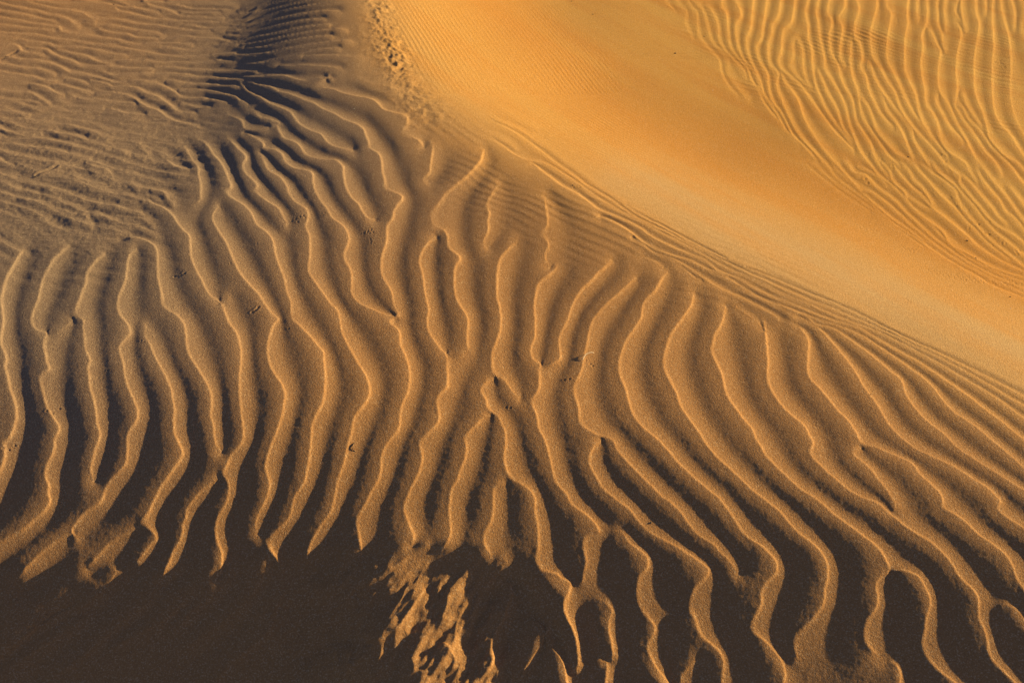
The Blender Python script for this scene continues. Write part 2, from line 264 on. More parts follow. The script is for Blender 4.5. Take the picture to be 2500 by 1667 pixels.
*0.8 D1 1450,790 1400,880 1340,980 1290,1050 1260,1110 1180,1160 1090,1220 1010,1300 950,1370 860,1450 740,1567
*0.5 D1 1040,1260 990,1180 990,1130
*0.5 D1 2130,570 2080,650 2000,730 1950,800 1900,900 1850,1000 1740,1130
*0.5 D1 1490,450 1400,500 1320,550 1230,610 1150,680 1040,740 890,800 770,900
*0.4 D1 1830,800 1820,900 1840,1000 1850,1070 1790,1110
*0.4 D1 1730,860 1660,940 1670,1030 1580,1150
*0.4 D1 1560,1220 1620,1250 1700,1350 1720,1440
*0.5 D1 1700,1380 1590,1440 1500,1520 1480,1567
*0.4 D0 1900,640 1820,760 1740,850 1560,980 1500,1070 1400,1130
*0.4 D0 1560,860 1400,1000 1330,1060 1130,1160 900,1290
*0.4 D0 1240,890 1050,1030 920,1130 850,1200 700,1330 480,1490
*0.4 D0 950,650 880,760 740,900 500,1000 300,1120
*0.4 D0 600,900 400,1010 250,1160 50,1300 0,1350
*0.4 D0 2250,560 2150,680 2050,860 1900,1000 1780,1100 1500,1300
*0.5 D0 2350,800 2220,990 2210,1140 2050,1280 1880,1400 1780,1550
*0.3 D0 700,1040 480,1180 240,1330 30,1480
"""

TILE = 700.0 / 2350.0
def parse(txt):
    outl = []
    for line in txt.strip().splitlines():
        line = line.strip()
        if not line or line[0] == '#': continue
        s, pts, o = 1.0, [], None
        for tok in line.split():
            if tok[0] == '*': s = float(tok[1:])
            elif tok[0] in 'ABCD': o = (int(tok[1]) * 600.0, 'ABCD'.index(tok[0]) * 400.0)
            else:
                a, b = tok.split(','); pts.append((o[0] + float(a) * TILE, o[1] + float(b) * TILE))
        k = 1
        while k < len(pts) - 1:                      # drop doubled and back-stepping points at tile joins
            a = np.subtract(pts[k], pts[k - 1]); b = np.subtract(pts[k + 1], pts[k]); la, lb = np.hypot(*a), np.hypot(*b)
            if la < 2.5 or lb < 2.5 or a.dot(b) / (la * lb) < -0.75: pts.pop(k); k = max(1, k - 1)
            else: k += 1
        outl.append((s, np.array(pts)))
    return outl

def spline(P, step=2.0):
    Q = np.vstack([2 * P[0] - P[1], P, 2 * P[-1] - P[-2]])
    res = []
    for i in range(1, len(Q) - 2):
        p0, p1, p2, p3 = Q[i - 1], Q[i], Q[i + 1], Q[i + 2]
        n = max(2, int(np.hypot(*(p2 - p1)) / step))
        t = np.linspace(0, 1, n, endpoint=False)[:, None]
        res.append(0.5 * (2 * p1 + (p2 - p0) * t + (2 * p0 - 5 * p1 + 4 * p2 - p3) * t * t + (3 * p1 - p0 - 3 * p2 + p3) * t ** 3))
    res.append(Q[-2][None]); return np.vstack(res)

rng = np.random.RandomState(4)
curves = []
for s, P in parse(CREST):
    # a line that leaves the frame carries on beyond it
    for e in (0, 1):
        A = P if e else P[::-1]
        a, b = A[-2], A[-1]
        near = b[0] < 14 or b[0] > 2486 or b[1] < 10 or b[1] > 1655
        if near:
            d = (b - a) / max(1e-6, np.hypot(*(b - a)))
            A = np.vstack([A, b + d * 70, b + d * 150 + rng.randn(2) * 10, b + d * 240 + rng.randn(2) * 16])
        P = A if e else A[::-1]
    D = spline(P)
    # straight segments of the survey get the small wander of a real crest
    L = len(D); k = np.arange(L)
    t = np.gradient(D, axis=0); t /= np.maximum(1e-6, np.hypot(t[:, 0], t[:, 1]))[:, None]
    ph = rng.rand(4) * 6.28
    wob = (0.9 * np.sin(k / 7.0 + ph[0]) + 0.7 * np.sin(k / 4.1 + ph[1]) + 0.9 * np.sin(k / 13.0 + ph[2]))
    wob *= np.clip(0.4 + D[:, 1] / 1200, 0.4, 1.2) * 0.35
    D = D + np.stack([t[:, 1], -t[:, 0]], 1) * wob[:, None]
    tl = 22.0
    tap = np.clip(np.minimum(k + 1, L - k) * 2.0 / tl, 0.0, 1.0) ** 0.6
    curves.append((D, s * tap, t))

# ------------------------------------------------------------------ ripple field on a grid (diffusion between crests)
GX0, GY0, GX1, GY1 = -200.0, -200.0, 2700.0, 1870.0
def raster(cell):
    nx, ny = int((GX1 - GX0) / cell) + 1, int((GY1 - GY0) / cell) + 1
    best = np.full(nx * ny, 9.0); side = np.zeros(nx * ny); st = np.zeros(nx * ny)
    Ds = np.vstack([c[0] for c in curves]); Ss = np.concatenate([c[1] for c in curves]); Ts = np.vstack([c[2] for c in curves])
    gx, gy = (Ds[:, 0] - GX0) / cell, (Ds[:, 1] - GY0) / cell
    ix, iy = np.round(gx).astype(int), np.round(gy).astype(int)
    I, Dd, Sd, Sw = [], [], [], []
    for ox in range(-2, 3):
        for oy in range(-2, 3):
            px, py = ix + ox, iy + oy
            ok = (px >= 0) & (px < nx) & (py >= 0) & (py < ny)
            dx, dy = px - gx, py - gy
            dist = np.hypot(dx, dy); sg = dx * Ts[:, 1] - dy * Ts[:, 0]
            ok &= dist < 1.25
            I.append((py * nx + px)[ok]); Dd.append(dist[ok]); Sd.append(sg[ok]); Sw.append(Ss[ok])
    I, Dd, Sd, Sw = map(np.concatenate, (I, Dd, Sd, Sw))
    o = np.argsort(-Dd)                      # nearest written last
    I, Sd, Sw = I[o], Sd[o], Sw[o]
    m = np.zeros(nx * ny, bool); m[I] = True; side[I] = np.where(Sd > 0, 0.0, 1.0); st[I] = Sw
    return nx, ny, m.reshape(ny, nx), side.reshape(ny, nx), st.reshape(ny, nx)

def upto(a, ny, nx):
    yy = np.linspace(0, a.shape[0] - 1, ny); xx = np.linspace(0, a.shape[1] - 1, nx)
    y0 = np.minimum(yy.astype(int), a.shape[0] - 2); x0 = np.minimum(xx.astype(int), a.shape[1] - 2)
    fy = (yy - y0)[:, None]; fx = (xx - x0)[None]
    return (a[y0][:, x0] * (1 - fx) + a[y0][:, x0 + 1] * fx) * (1 - fy) + (a[y0 + 1][:, x0] * (1 - fx) + a[y0 + 1][:, x0 + 1] * fx) * fy

def reach(nx, ny):
    """how far (px) a crest still shapes the sand around it"""
    v, u = np.meshgrid(np.linspace(GY0, GY1, ny), np.linspace(GX0, GX1, nx), indexing='ij')
    s_ = lambda t: 1 / (1 + np.exp(-np.clip(t, -40, 40)))
    vs = np.interp(u, [700, 900, 1000, 1180, 1400, 1700, 2000, 2500, 2700], [-400, 0, 230, 360, 470, 600, 720, 960, 1080])
    wr = s_((vs + 15 - v) / 22); wl = s_((430 - v) / 60) * s_((880 - u) / 60)
    return 170.0 - 128.0 * np.maximum(wr, wl)
def relax(a, m, val, n, scr, rest=0.0):
    a = np.where(m, val, a)
    for _ in range(n):
        b = a.copy()
        b[1:-1, 1:-1] = (a[:-2, 1:-1] + a[2:, 1:-1] + a[1:-1, :-2] + a[1:-1, 2:]) * (0.25 * scr[1:-1, 1:-1]) + rest * (1 - scr[1:-1, 1:-1])
        b[0] = b[1]; b[-1] = b[-2]; b[:, 0] = b[:, 1]; b[:, -1] = b[:, -2]
        a = np.where(m, val, b)
    return a

U = Wt = None
for cell, n in ((32.0, 200), (16.0, 120), (8.0, 120), (4.0, 110), (2.0, 90)):
    nx, ny, m, sv, st = raster(cell)
    U = np.full((ny, nx), 0.5) if U is None else upto(U, ny, nx)
    Wt = np.zeros((ny, nx)) if Wt is None else upto(Wt, ny, nx)
    Lr = reach(nx, ny)
    U = relax(U, m, sv, n, 1 / (1 + (cell / Lr) ** 2 / 4.0), 0.2)
    Wt = relax(Wt, m, st, n, 1 / (1 + (cell / (0.55 * Lr)) ** 2 / 4.0))
CELL = 2.0

def blur(a, r):
    k = np.exp(-0.5 * (np.arange(-3 * r, 3 * r + 1) / r) ** 2) if r >= 1 else np.array([0.12, 0.76, 0.12]); k /= k.sum()
    h = len(k) // 2
    p = np.pad(a, ((h, h), (0, 0)), mode='edge'); a = sum(k[i] * p[i:i + a.shape[0]] for i in range(len(k)))
    p = np.pad(a, ((0, 0), (h, h)), mode='edge'); return sum(k[i] * p[:, i:i + a.shape[1]] for i in range(len(k)))

VH = H / 2 - F * math.tan(PITCH)
yy = GY0 + np.arange(ny) * CELL; xx = GX0 + np.arange(nx) * CELL
th = PITCH + np.arctan((yy - H / 2) / F)                       # how steeply each row looks down
depth = CAM_H / np.sin(th) * np.cos(th - PITCH)
mx = depth / F; my = mx / np.sin(th) / np.cos(th - PITCH)
VVg, UUg = np.meshgrid(yy, xx, indexing='ij')
def sgm(x): return 1 / (1 + np.exp(-np.clip(x, -40, 40)))
gy_, gx_ = np.gradient(U, CELL)
mm = m.copy(); mm[1:] |= m[:-1]; mm[:-1] |= m[1:]; mm[:, 1:] |= m[:, :-1]; mm[:, :-1] |= m[:, 1:]
g = np.sqrt((gx_ / mx[:, None]) ** 2 + (gy_ / my[:, None]) ** 2); ok = (~mm).astype(float)
lam = 1.0 / np.maximum((blur(g * ok, 4) + 1e-9) / (blur(ok, 4) + 1e-6), 1.0 / 0.30)
capl = 0.055 + 0.095 * (reach(nx, ny) - 42.0) / 128.0
lam = np.minimum(np.clip(lam, 0.015, 0.15), capl); lam = blur(lam, 4)

def prof(n=1024):
    u = np.linspace(0, 1, n)
    ku = [0, .02, .05, .12, .20, .28, .36, .44, .52, .61, .71, .82, .91, 1]       # slope across one ripple, brink to brink
    ks = [-3.6, -2.8, -.86, -.70, -.52, -.22, .24, .70, .92, .86, .58, .26, .05, -.05]
    s = np.interp(u, ku, ks); l = s < 0
    s[l] *= 1.0 / -s[l].sum(); s[~l] *= 1.0 / s[~l].sum()
    p = np.cumsum(s) + 1.0; return u, p
PU, PP = prof()
RHO = 0.068 - 0.010 * sgm((VVg - 1180 + 0.10 * (1250 - UUg)) / 130) + 0.042 * sgm((420 - VVg) / 60) * sgm((900 - UUg) / 60)
RHO += 0.016 * sgm((600 - UUg) / 120) * sgm((VVg - 1050) / 70)
RHO -= 0.006 * sgm((UUg - 1500) / 80) * sgm((700 - VVg) / 80)
RHO += 0.018 * np.exp(-((UUg - 660) / 130) ** 2) * sgm((240 - VVg) / 30)
VSH = np.interp(UUg, [700, 900, 1000, 1180, 1400, 1700, 2000, 2500, 2700], [-400, 0, 230, 360, 470, 600, 720, 960, 1080])
RHO += 0.022 * np.exp(-((VSH + 15 - VVg) / 55) ** 2) * sgm((UUg - 1150) / 60)
Wn = np.clip(Wt, 0, 1)
Hr = RHO * lam * Wn * (np.interp(U, PU, PP) - 0.45)
Hr = blur(Hr, 0.5)

# ------------------------------------------------------------------ noise helpers
def vnoise(x, y, seed):
    xi, yi = np.floor(x).astype(np.int64), np.floor(y).astype(np.int64); fx, fy = x - xi, y - yi
    sx = fx * fx * fx * (fx * (fx * 6 - 15) + 10); sy = fy * fy * fy * (fy * (fy * 6 - 15) + 10)
    def g(a, b, dx, dy):
        v = (a * 374761393 + b * 668265263 + seed * 1442695041) & 0xffffffff
        v = ((v ^ (v >> 13)) * 1274126177) & 0xffffffff
        t = ((v ^ (v >> 16)) & 0xffff) * (6.2831853 / 65536.0)
        return np.cos(t) * dx + np.sin(t) * dy
    return ((g(xi, yi, fx, fy) * (1 - sx) + g(xi + 1, yi, fx - 1, fy) * sx) * (1 - sy)
            + (g(xi, yi + 1, fx, fy - 1) * (1 - sx) + g(xi + 1, yi + 1, fx - 1, fy - 1) * sx) * sy) * 0.8
def fbm(x, y, seed, o=3):
    r = 0.0
    for i in range(o):
        c, q = math.cos(0.6 + i), math.sin(0.6 + i)
        r = r + vnoise((x * c - y * q) * 2 ** i, (x * q + y * c) * 2 ** i, seed + i * 7) / 1.8 ** i
    return r
def sg(x): return 1 / (1 + np.exp(-np.clip(x, -40, 40)))

def plan(u, v, z=0.0):
    """ground point (x, y) under photograph point (u, v)"""
    a = (u - W / 2) / F; b = (v - H / 2) / F
    dy = math.cos(PITCH) - b * math.sin(PITCH); dz = -math.sin(PITCH) - b * math.cos(PITCH)
    t = (z - CAM_H) / dz
    return a * t, dy * t
def to_px(x, y, z):
    zz = z - CAM_H
    d = y * math.cos(PITCH) - zz * math.sin(PITCH); b = -y * math.sin(PITCH) - zz * math.cos(PITCH)
    d = np.maximum(d, 0.05)
    return W / 2 + F * x / d, H / 2 + F * b / d

def seg_dist(x, y, pts):
    """signed distance to a polyline in plan (positive = walker's left)"""
    best = np.full(x.shape, 1e9); sgn = np.zeros(x.shape)
    for (ax, ay), (bx, by) in zip(pts[:-1], pts[1:]):
        dx, dy = bx - ax, by - ay; L2 = dx * dx + dy * dy
        t = np.clip(((x - ax) * dx + (y - ay) * dy) / L2, 0, 1)
        ex, ey = x - ax - t * dx, y - ay - t * dy; d = np.hypot(ex, ey)
        c = dx * (y - ay) - dy * (x - ax)
        k = d < best; best = np.where(k, d, best); sgn = np.where(k, np.sign(c), sgn)
    return best * sgn

SH = [plan(*p) for p in ((700, -500), (800, -120), (905, 60), (1000, 230), (1180, 360), (1400, 470), (1700, 600), (2000, 720), (2500, 960), (3400, 1500))]
BR = PC = None
BR_PX = ((-900, 1440), (-100, 1395), (200, 1380), (420, 1385), (600, 1372), (760, 1345), (1000, 1334), (1160, 1348), (1300, 1400), (1450, 1500), (1600, 1640), (1900, 1900))
def relief(x, y):
    n = seg_dist(x, y, SH)                                   # beyond the shoulder of the dune
    w = 0.62 + 0.14 * np.clip(y - 3.2, -0.6, 2.0)
    soft = 0.07
    a = soft * np.logaddexp(0, (n - 0.02) / soft); b = 0.10 * np.logaddexp(0, (n - w) / 0.10)
    z = -0.25 * (a - b) - 0.045 * b
    z = np.maximum(z, -0.9)
    r = 0.06 * np.logaddexp(0, (2.52 - 0.20 * x - 0.98 * y) / 0.06)      # the near ground falls towards the viewer
    z -= (0.305 + 0.055 * sg((x + 0.02) / 0.30)) * np.where(r < 0.50, r * r, r - 0.25) * np.clip(1.6 - r / 3, 0.2, 1)
    if BR is not None:
        tx = (x - PC[0]) / 0.18; ty = (y - PC[1]) / 0.25     # low slumped mound whose top meets the sun
        z += 0.033 * np.exp(-tx * tx - ty * ty * ty * ty)
        d = -seg_dist(x, y, BR)                              # brink of the shaded slip face
        e = 0.008 * np.logaddexp(0, d / 0.008)
        wx = sg((x + 0.38) / 0.06)
        z -= (1 - wx) * 0.15 * np.tanh(e / 0.50) + wx * (1 - sg((x - 0.04) / 0.04)) * 0.020 * np.tanh(e / 0.035)
    vx = x + 1.31                                            # hollow at the upper left
    wid = np.where(vx < 0, 1.30, 0.36)
    z -= 0.088 * np.exp(-(vx / wid) ** 2) * sg((y - 4.05) / 0.22)
    z += 0.010 * fbm(x * 1.1 + 3, y * 1.1, 11, 2)
    far = np.clip((np.hypot(x, y) - 7) / 25, 0, 1)
    return z + far * (1.6 * fbm(x / 28, y / 28, 21, 3) + 0.6)

def _on(p):
    z = 0.0
    for _ in range(25):
        x, y = plan(p[0], p[1], z); z = 0.5 * z + 0.5 * float(relief(np.array([x]), np.array([y]))[0])
    return x, y
PC = _on((965, 1560))
BR = [_on(p) for p in BR_PX]

# ------------------------------------------------------------------ tracks: small dents (u, v, radius mm, depth mm)
DENT = []
def dents(s, r, dpt):
    for t in s.split():
        a, b = t.split(','); DENT.append((float(a), float(b), r, dpt))
dents("712,540 722,536 733,532 741,529 727,543 745,534", 5, 3.5)
dents("789,528 785,522 793,522 800,524", 4, 2.8)
dents("889,569 898,567 906,563 911,569 903,572", 4.5, 3.2)
dents("345,832 352,836 370,822 430,768 440,769", 4, 2.6)
dents("115,1005 128,1010 145,996 8,1097 22,1098 36,1086", 5, 3.5)
dents("238,921 250,922 264,904", 4, 2)
dents("868,846 882,848 705,803 563,645 572,647 585,641 628,597 643,598", 4, 2)
dents("903,490 911,487", 4, 1.5)
dents("1378,928 1390,927 1236,993 1246,995 1430,880 1441,887 1447,891", 4.5, 2.5)
dents("1400,457 1416,458 1319,373 1332,375 1360,368", 5, 3)
dents("1504,479 1526,483", 4, 2)
dents("2112,438 2118,447", 7, 3.5)
dents("2258,68 2266,66 2191,53 2271,110 2440,150 2448,158 2452,165 2443,155", 7, 3)
dents("2180,412 2178,405 2152,391 2157,395 2087,358 2121,376 2297,378 2305,382 2308,395", 7, 3)
for k in range(34):                                          # beetle walk at the right edge
    t = k / 33; DENT.append((2265 + 235 * t, 662 + 34 * math.sin(t * 1.6) + (k % 2) * 5 - 3, 4.5, 2.2))
for k in range(26):                                          # footprints wandering down the upper right field
    t = k / 25; DENT.append((2290 + 190 * t + rng.randn() * 9, 470 + 150 * t + rng.randn() * 12, 5.5, 2.8))
for k in range(40):                                          # beetle walk over the shoulder
    t = k / 39; DENT.append((1050 + 175 * t, 280 + 9 * math.sin(t * 3) + (k % 2) * 4, 5, 1.6))
for k in range(8): DENT.append((2205 + k * 5, 604 + (k % 2) * 4 + k, 5, 2))
for k in range(10): DENT.append((2075 + k * 8, 545 + (k % 2) * 3 + k * 2.4, 4.5, 1.6))
GROOVE = [([(1855, 447), (1880, 462), (1905, 478), (1925, 492), (1945, 506)], 4, 1.2),
          ([(1895, 488), (1920, 502), (1950, 512), (1975, 532), (2010, 560)], 4, 1.2),
          ([(2213, 732), (2224, 739)], 4, 1.5), ([(2260, 750), (2273, 756)], 4, 1.5),
          ([(0, 146), (14, 140), (30, 132), (44, 126)], 9, 4.0), ([(88, 428), (100, 423), (120, 416), (140, 407)], 9, 4.5),
          ([(184, 147), (196, 140)], 6, 3), ([(345, 150), (365, 144)], 6, 3), ([(425, 674), (437, 674), (452, 669)], 6, 3),
          ([(615, 764), (624, 760), (632, 752)], 6, 3), ([(903, 583), (906, 592), (904, 597)], 4, 2)]
for pts, r, dp in GROOVE:
    D = spline(np.array(pts, float), 2.0)
    for k, p in enumerate(D): DENT.append((p[0], p[1], r, dp * (0.55 + 0.25 * math.sin(k * 1.7))))

dent = np.zeros((ny, nx))
for (u, v, r, dp) in DENT:
    j = int(np.clip((v - GY0) / CELL, 0, ny - 1)); sx, sy = mx[j] * 1000, my[j] * 1000
    R = int(3.2 * r / sx / CELL) + 1; Ry = int(3.2 * r / sy / CELL) + 1; i = int((u - GX0) / CELL)
    if i - R < 0 or i + R >= nx or j - Ry < 0 or j + Ry >= ny: continue
    X, Y = np.meshgrid(xx[i - R:i + R + 1] - u, yy[j - Ry:j + Ry + 1] - v)
    q = np.hypot(X * sx, Y * sy) / (0.85 * r)
    dent[j - Ry:j + Ry + 1, i - R:i + R + 1] += 0.6 * dp / 1000 * (-np.exp(-(q * 1.2) ** 4) + 0.30 * np.exp(-((q - 1.45) / 0.45) ** 2))
dent = np.clip(dent, -0.006, 0.003)

def sample(a, u, v, fill=0.0):
    x, y = (u - GX0) / CELL, (v - GY0) / CELL
    ok = (x > 0) & (x < nx - 1.01) & (y > 0) & (y < ny - 1.01)
    x = np.clip(x, 0, nx - 1.01); y = np.clip(y, 0, ny - 1.01); xi, yi = x.astype(int), y.astype(int); fx, fy = x - xi, y - yi
    r = (a[yi, xi] * (1 - fx) + a[yi, xi + 1] * fx) * (1 - fy) + (a[yi + 1, xi] * (1 - fx) + a[yi + 1, xi + 1] * fx) * fy
    return np.where(ok, r, fill)

# soft region weights, given as polygons in the photograph
def poly(u, v, pts, soft):
    inside = np.zeros(u.shape, bool); best = np.full(u.shape, 1e9)
    for (ax, ay), (bx, by) in zip(pts, pts[1:] + pts[:1]):
        c = (ay > v) != (by > v)
        with np.errstate(divide='ignore', invalid='ignore'):
            xi = (bx - ax) * (v - ay) / ((by - ay) if by != ay else 1e-9) + ax
        inside ^= c & (u < xi)
        dx, dy = bx - ax, by - ay; t = np.clip(((u - ax) * dx + (v - ay) * dy) / (dx * dx + dy * dy), 0, 1)
        best = np.minimum(best, np.hypot(u - ax - t * dx, v - ay - t * dy))
    return sg(np.where(inside, best, -best) / soft)

def stripes(p, a=0.42):
    u = p - np.floor(p); return np.interp(u, PU, PP) - 0.45

def fine(x, y, u, v):
    """everything smaller than the traced crests (metres)"""
    z = np.zeros(x.shape)
    # straight fine wind ripples along the dune shoulder
    n = seg_dist(x, y, SH)
    wob = 0.014 * fbm(x * 1.6, y * 1.6, 31, 2)
    m1 = poly(u, v, [(930, 0), (960, 110), (1250, 330), (1480, 420), (1640, 400), (1500, 200), (1330, 0), (1200, -300), (800, -300)], 26)
    z += 0.0006 * m1 * (0.6 + fbm(x * 1.2, y * 1.2, 5, 2)) * np.sin((n + wob) / 0.021 * 6.283)
    m7 = poly(u, v, [(1000, 215), (1150, 320), (1420, 430), (1760, 590), (2050, 720), (2020, 800), (1700, 720), (1420, 620), (1180, 500), (1060, 340)], 28)
    z += 0.0008 * m7 * stripes(-(n + 2.2 * wob) / 0.040 - 1.5 * fbm(x * 2.4, y * 2.4, 33, 2)) * np.clip(0.7 + 2.5 * fbm(x * 3.2, y * 3.2, 35, 2), 0, 1.3)
    # little cross ripples in the troughs of the upper right field
    m2 = poly(u, v, [(1560, -200), (1620, 0), (1700, 120), (1830, 230), (2150, 220), (2300, 260), (2480, 330), (2900, 330), (2900, -200)], 22)
    p = (0.66 * x + 0.75 * y) / 0.034 + 2.0 * fbm(x * 2.5, y * 2.5, 41, 2)
    z += 0.0007 * m2 * np.clip(0.5 + 2.2 * fbm(x * 3, y * 3, 43, 2), 0, 1.3) * np.sin(p * 6.283)
    # crumbled sand on the crest at the top
    m3 = poly(u, v, [(880, -60), (905, 60), (915, 110), (945, 160), (960, 190), (985, 185), (1000, 150), (975, 90), (955, 30), (940, -60)], 9)
    c = fbm(x * 22, y * 22, 51, 3)
    z += 0.012 * m3 * np.clip(c + 0.05, -0.08, 0.5)
    m3b = poly(u, v, [(900, 90), (960, 230), (1010, 300), (1080, 290), (1040, 230), (990, 130)], 16)
    z += 0.006 * m3b * fbm(x * 22, y * 22, 53, 3)
    # crinkled, half-buried ripples at the left
    m4 = poly(u, v, [(-200, 300), (120, 250), (400, 260), (490, 330), (480, 420), (430, 470), (370, 500), (330, 590), (180, 640), (60, 620), (-200, 620)], 45)
    r = np.abs(fbm(x * 12 + y * 4, y * 20, 61, 3))
    z += 0.0028 * m4 * (0.25 - r)
    z += 0.0016 * m4 * fbm(x * 48, y * 62, 67, 3)
    p = (0.88 * y + 0.48 * x) / 0.060 + 1.9 * fbm(x * 1.7, y * 1.7, 68, 2)
    z += 0.0030 * m4 * stripes(p) * np.clip(0.75 + 2.2 * fbm(x * 3, y * 4, 69, 2), 0, 1.4)
    m6 = poly(u, v, [(-200, -200), (560, -200), (600, 200), (500, 330), (-200, 330)], 40)
    z += 0.0010 * m6 * fbm(x * 26, y * 50, 63, 2) + 0.003 * m6 * fbm(x * 7, y * 16, 65, 2)
    # avalanche lobes on the shaded face
    m5 = poly(u, v, [(780, 1365), (1235, 1400), (1262, 1800), (780, 1800), (620, 1500)], 14)
    xr, yr = 0.5 * x + 0.87 * y, 0.87 * x - 0.5 * y
    z += 0.012 * m5 * (0.2 - np.abs(fbm(xr * 7, yr * 15, 77, 3))) + 0.022 * m5 * fbm(xr * 3.2, yr * 9, 71, 4) * sg((u - 900) / 80)
    z += 0.004 * m5 * fbm(x * 5, y * 24, 73, 3)
    # sand roughness where the sun only grazes
    low = sg((v - 700) / 150)
    z += (0.00008 + 0.00016 * low) * fbm(x * 85, y * 85, 81, 2)
    # overall unevenness of sand
    z += 0.0004 * fbm(x * 34, y * 34, 91, 3) * (1 - 0.75 * sg((n - 0.0) / 0.06))
    return z

# ------------------------------------------------------------------ the sand sheet
def axis_u():
    a = np.arange(-150, 2650.1, 2.0)
    lo = -150 - np.cumsum(np.geomspace(3, 260, 60)); hi = 2650 + np.cumsum(np.geomspace(3, 260, 60))
    return np.concatenate([lo[::-1], a, hi])
def axis_v():
    a = np.arange(-110, 1760.1, 1.8)
    hi = 1760 + np.cumsum(np.geomspace(3, 120, 30)); hi = hi[hi < 3400]
    lo = []; y = -110.0; s = 2.2
    while y > VH + 6: lo.append(y); s *= 1.03; y -= min(s, (y - VH) * 0.12)
    return np.concatenate([np.array(lo[1:])[::-1], a, hi])
AU, AV = axis_u(), axis_v()
UU, VV = np.meshgrid(AU, AV)
X, Y = plan(UU, VV)
Zb = relief(X, Y)
pu, pv = to_px(X, Y, Zb)
def field(X, Y, pu, pv):
    # outside the surveyed strip the same kind of ripples simply go on
    inw = np.clip(np.minimum(np.minimum(pu + 180, 2680 - pu), np.minimum(pv + 180, 1850 - pv)) / 90, 0, 1)
    ph = (0.93 * X + 0.25 * Y) / 0.115 + 1.6 * fbm(X * 1.1, Y * 1.1, 95, 3)
    gen = 0.095 * 0.105 * stripes(ph) * np.clip(0.7 + 1.0 * fbm(X * 0.8, Y * 0.8, 97, 2), 0.1, 1)
    gen *= np.clip(1 - (np.hypot(X, Y) - 7) / 10, 0, 1)
    face = sg(-seg_dist(X, Y, BR) / 0.012)
    return inw * (sample(Hr, pu, pv) * (1 + 1.4 * face) + sample(dent, pu, pv)) + (1 - inw) * gen
def ground_z(u, v):
    """surface point seen at (u, v): used to set small things down on the sand"""
    z = 0.0
    for _ in range(30):
        x, y = plan(u, v, z); zb = float(relief(np.array([x]), np.array([y]))[0]); z = 0.5 * z + 0.5 * zb
    xa, ya = np.array([x]), np.array([y])
    p = to_px(xa, ya, np.array([z]))
    zz = z + float(field(xa, ya, *p)[0] + fine(xa, ya, *p)[0])
    x, y = plan(u, v, zz)
    return x, y, zz
Z = Zb + field(X, Y, pu, pv) + fine(X, Y, pu, pv) * np.clip(1 - (np.hypot(X, Y) - 9) / 10, 0, 1)

me = bpy.data.meshes.new("sand")
nr, nc = X.shape
co = np.empty((nr * nc, 3), np.float32); co[:, 0] = X.ravel(); co[:, 1] = Y.ravel(); co[:, 2] = Z.ravel()
idx = np.arange(nr * nc, dtype=np.int32).reshape(nr, nc)
q = np.stack([idx[1:, :-1], idx[1:, 1:], idx[:-1, 1:], idx[:-1, :-1]], -1).reshape(-1, 4)
me.vertices.add(nr * nc); me.vertices.foreach_set("co", co.ravel())
me.loops.add(q.size); me.loops.foreach_set("vertex_index", q.ravel())
me.polygons.add(len(q)); me.polygons.foreach_set("loop_start", np.arange(0, q.size, 4, dtype=np.int32))
me.update(calc_edges=True); me.validate()
me.polygons.foreach_set("use_smooth", np.ones(len(q), bool))
# where the sand is coloured redder along the slope, 0..1
red = poly(pu, pv, [(1060, -200), (1110, 20), (1250, 150), (1500, 350), (1800, 480), (2150, 630), (2520, 800), (2900, 960), (2900, 820), (2520, 660), (2200, 500), (1850, 330), (1600, 230), (1380, 90), (1250, -60), (1200, -200)], 55)
sunlit_gold = poly(pu, pv, [(900, -300), (960, 100), (1060, 230), (1250, 350), (1500, 460), (1800, 600), (2100, 730), (2520, 940), (3300, 1300), (3300, -600), (900, -600)], 60)  # golden sand, its colour also lifted to paint the sun-facing slope brighter
pale = poly(pu, pv, [(1500, 430), (1750, 590), (2100, 740), (2520, 930), (2900, 1100), (2900, 980), (2520, 830), (2300, 740), (2080, 640), (1800, 520), (1600, 430)], 40)
skylit_grey = poly(pu, pv, [(300, 60), (560, -300), (880, -300), (930, 60), (1030, 260), (1000, 420), (820, 560), (640, 700), (480, 900), (200, 1050), (-800, 1100), (-800, 200)], 130)  # grey crest sand; across the left, cool dim sky light painted into the colour
for nm, arr in (("sunlit_gold_sand", sunlit_gold), ("skylit_grey_sand", skylit_grey), ("red_sand", red), ("pale_sand", pale)):
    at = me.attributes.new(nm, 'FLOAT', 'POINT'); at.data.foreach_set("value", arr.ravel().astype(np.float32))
sand = bpy.data.objects.new("sand_ground", me); C.objects.link(sand)
sand['kind'] = 'structure'; sand['label'] = 'orange desert dune covered with wind ripples'

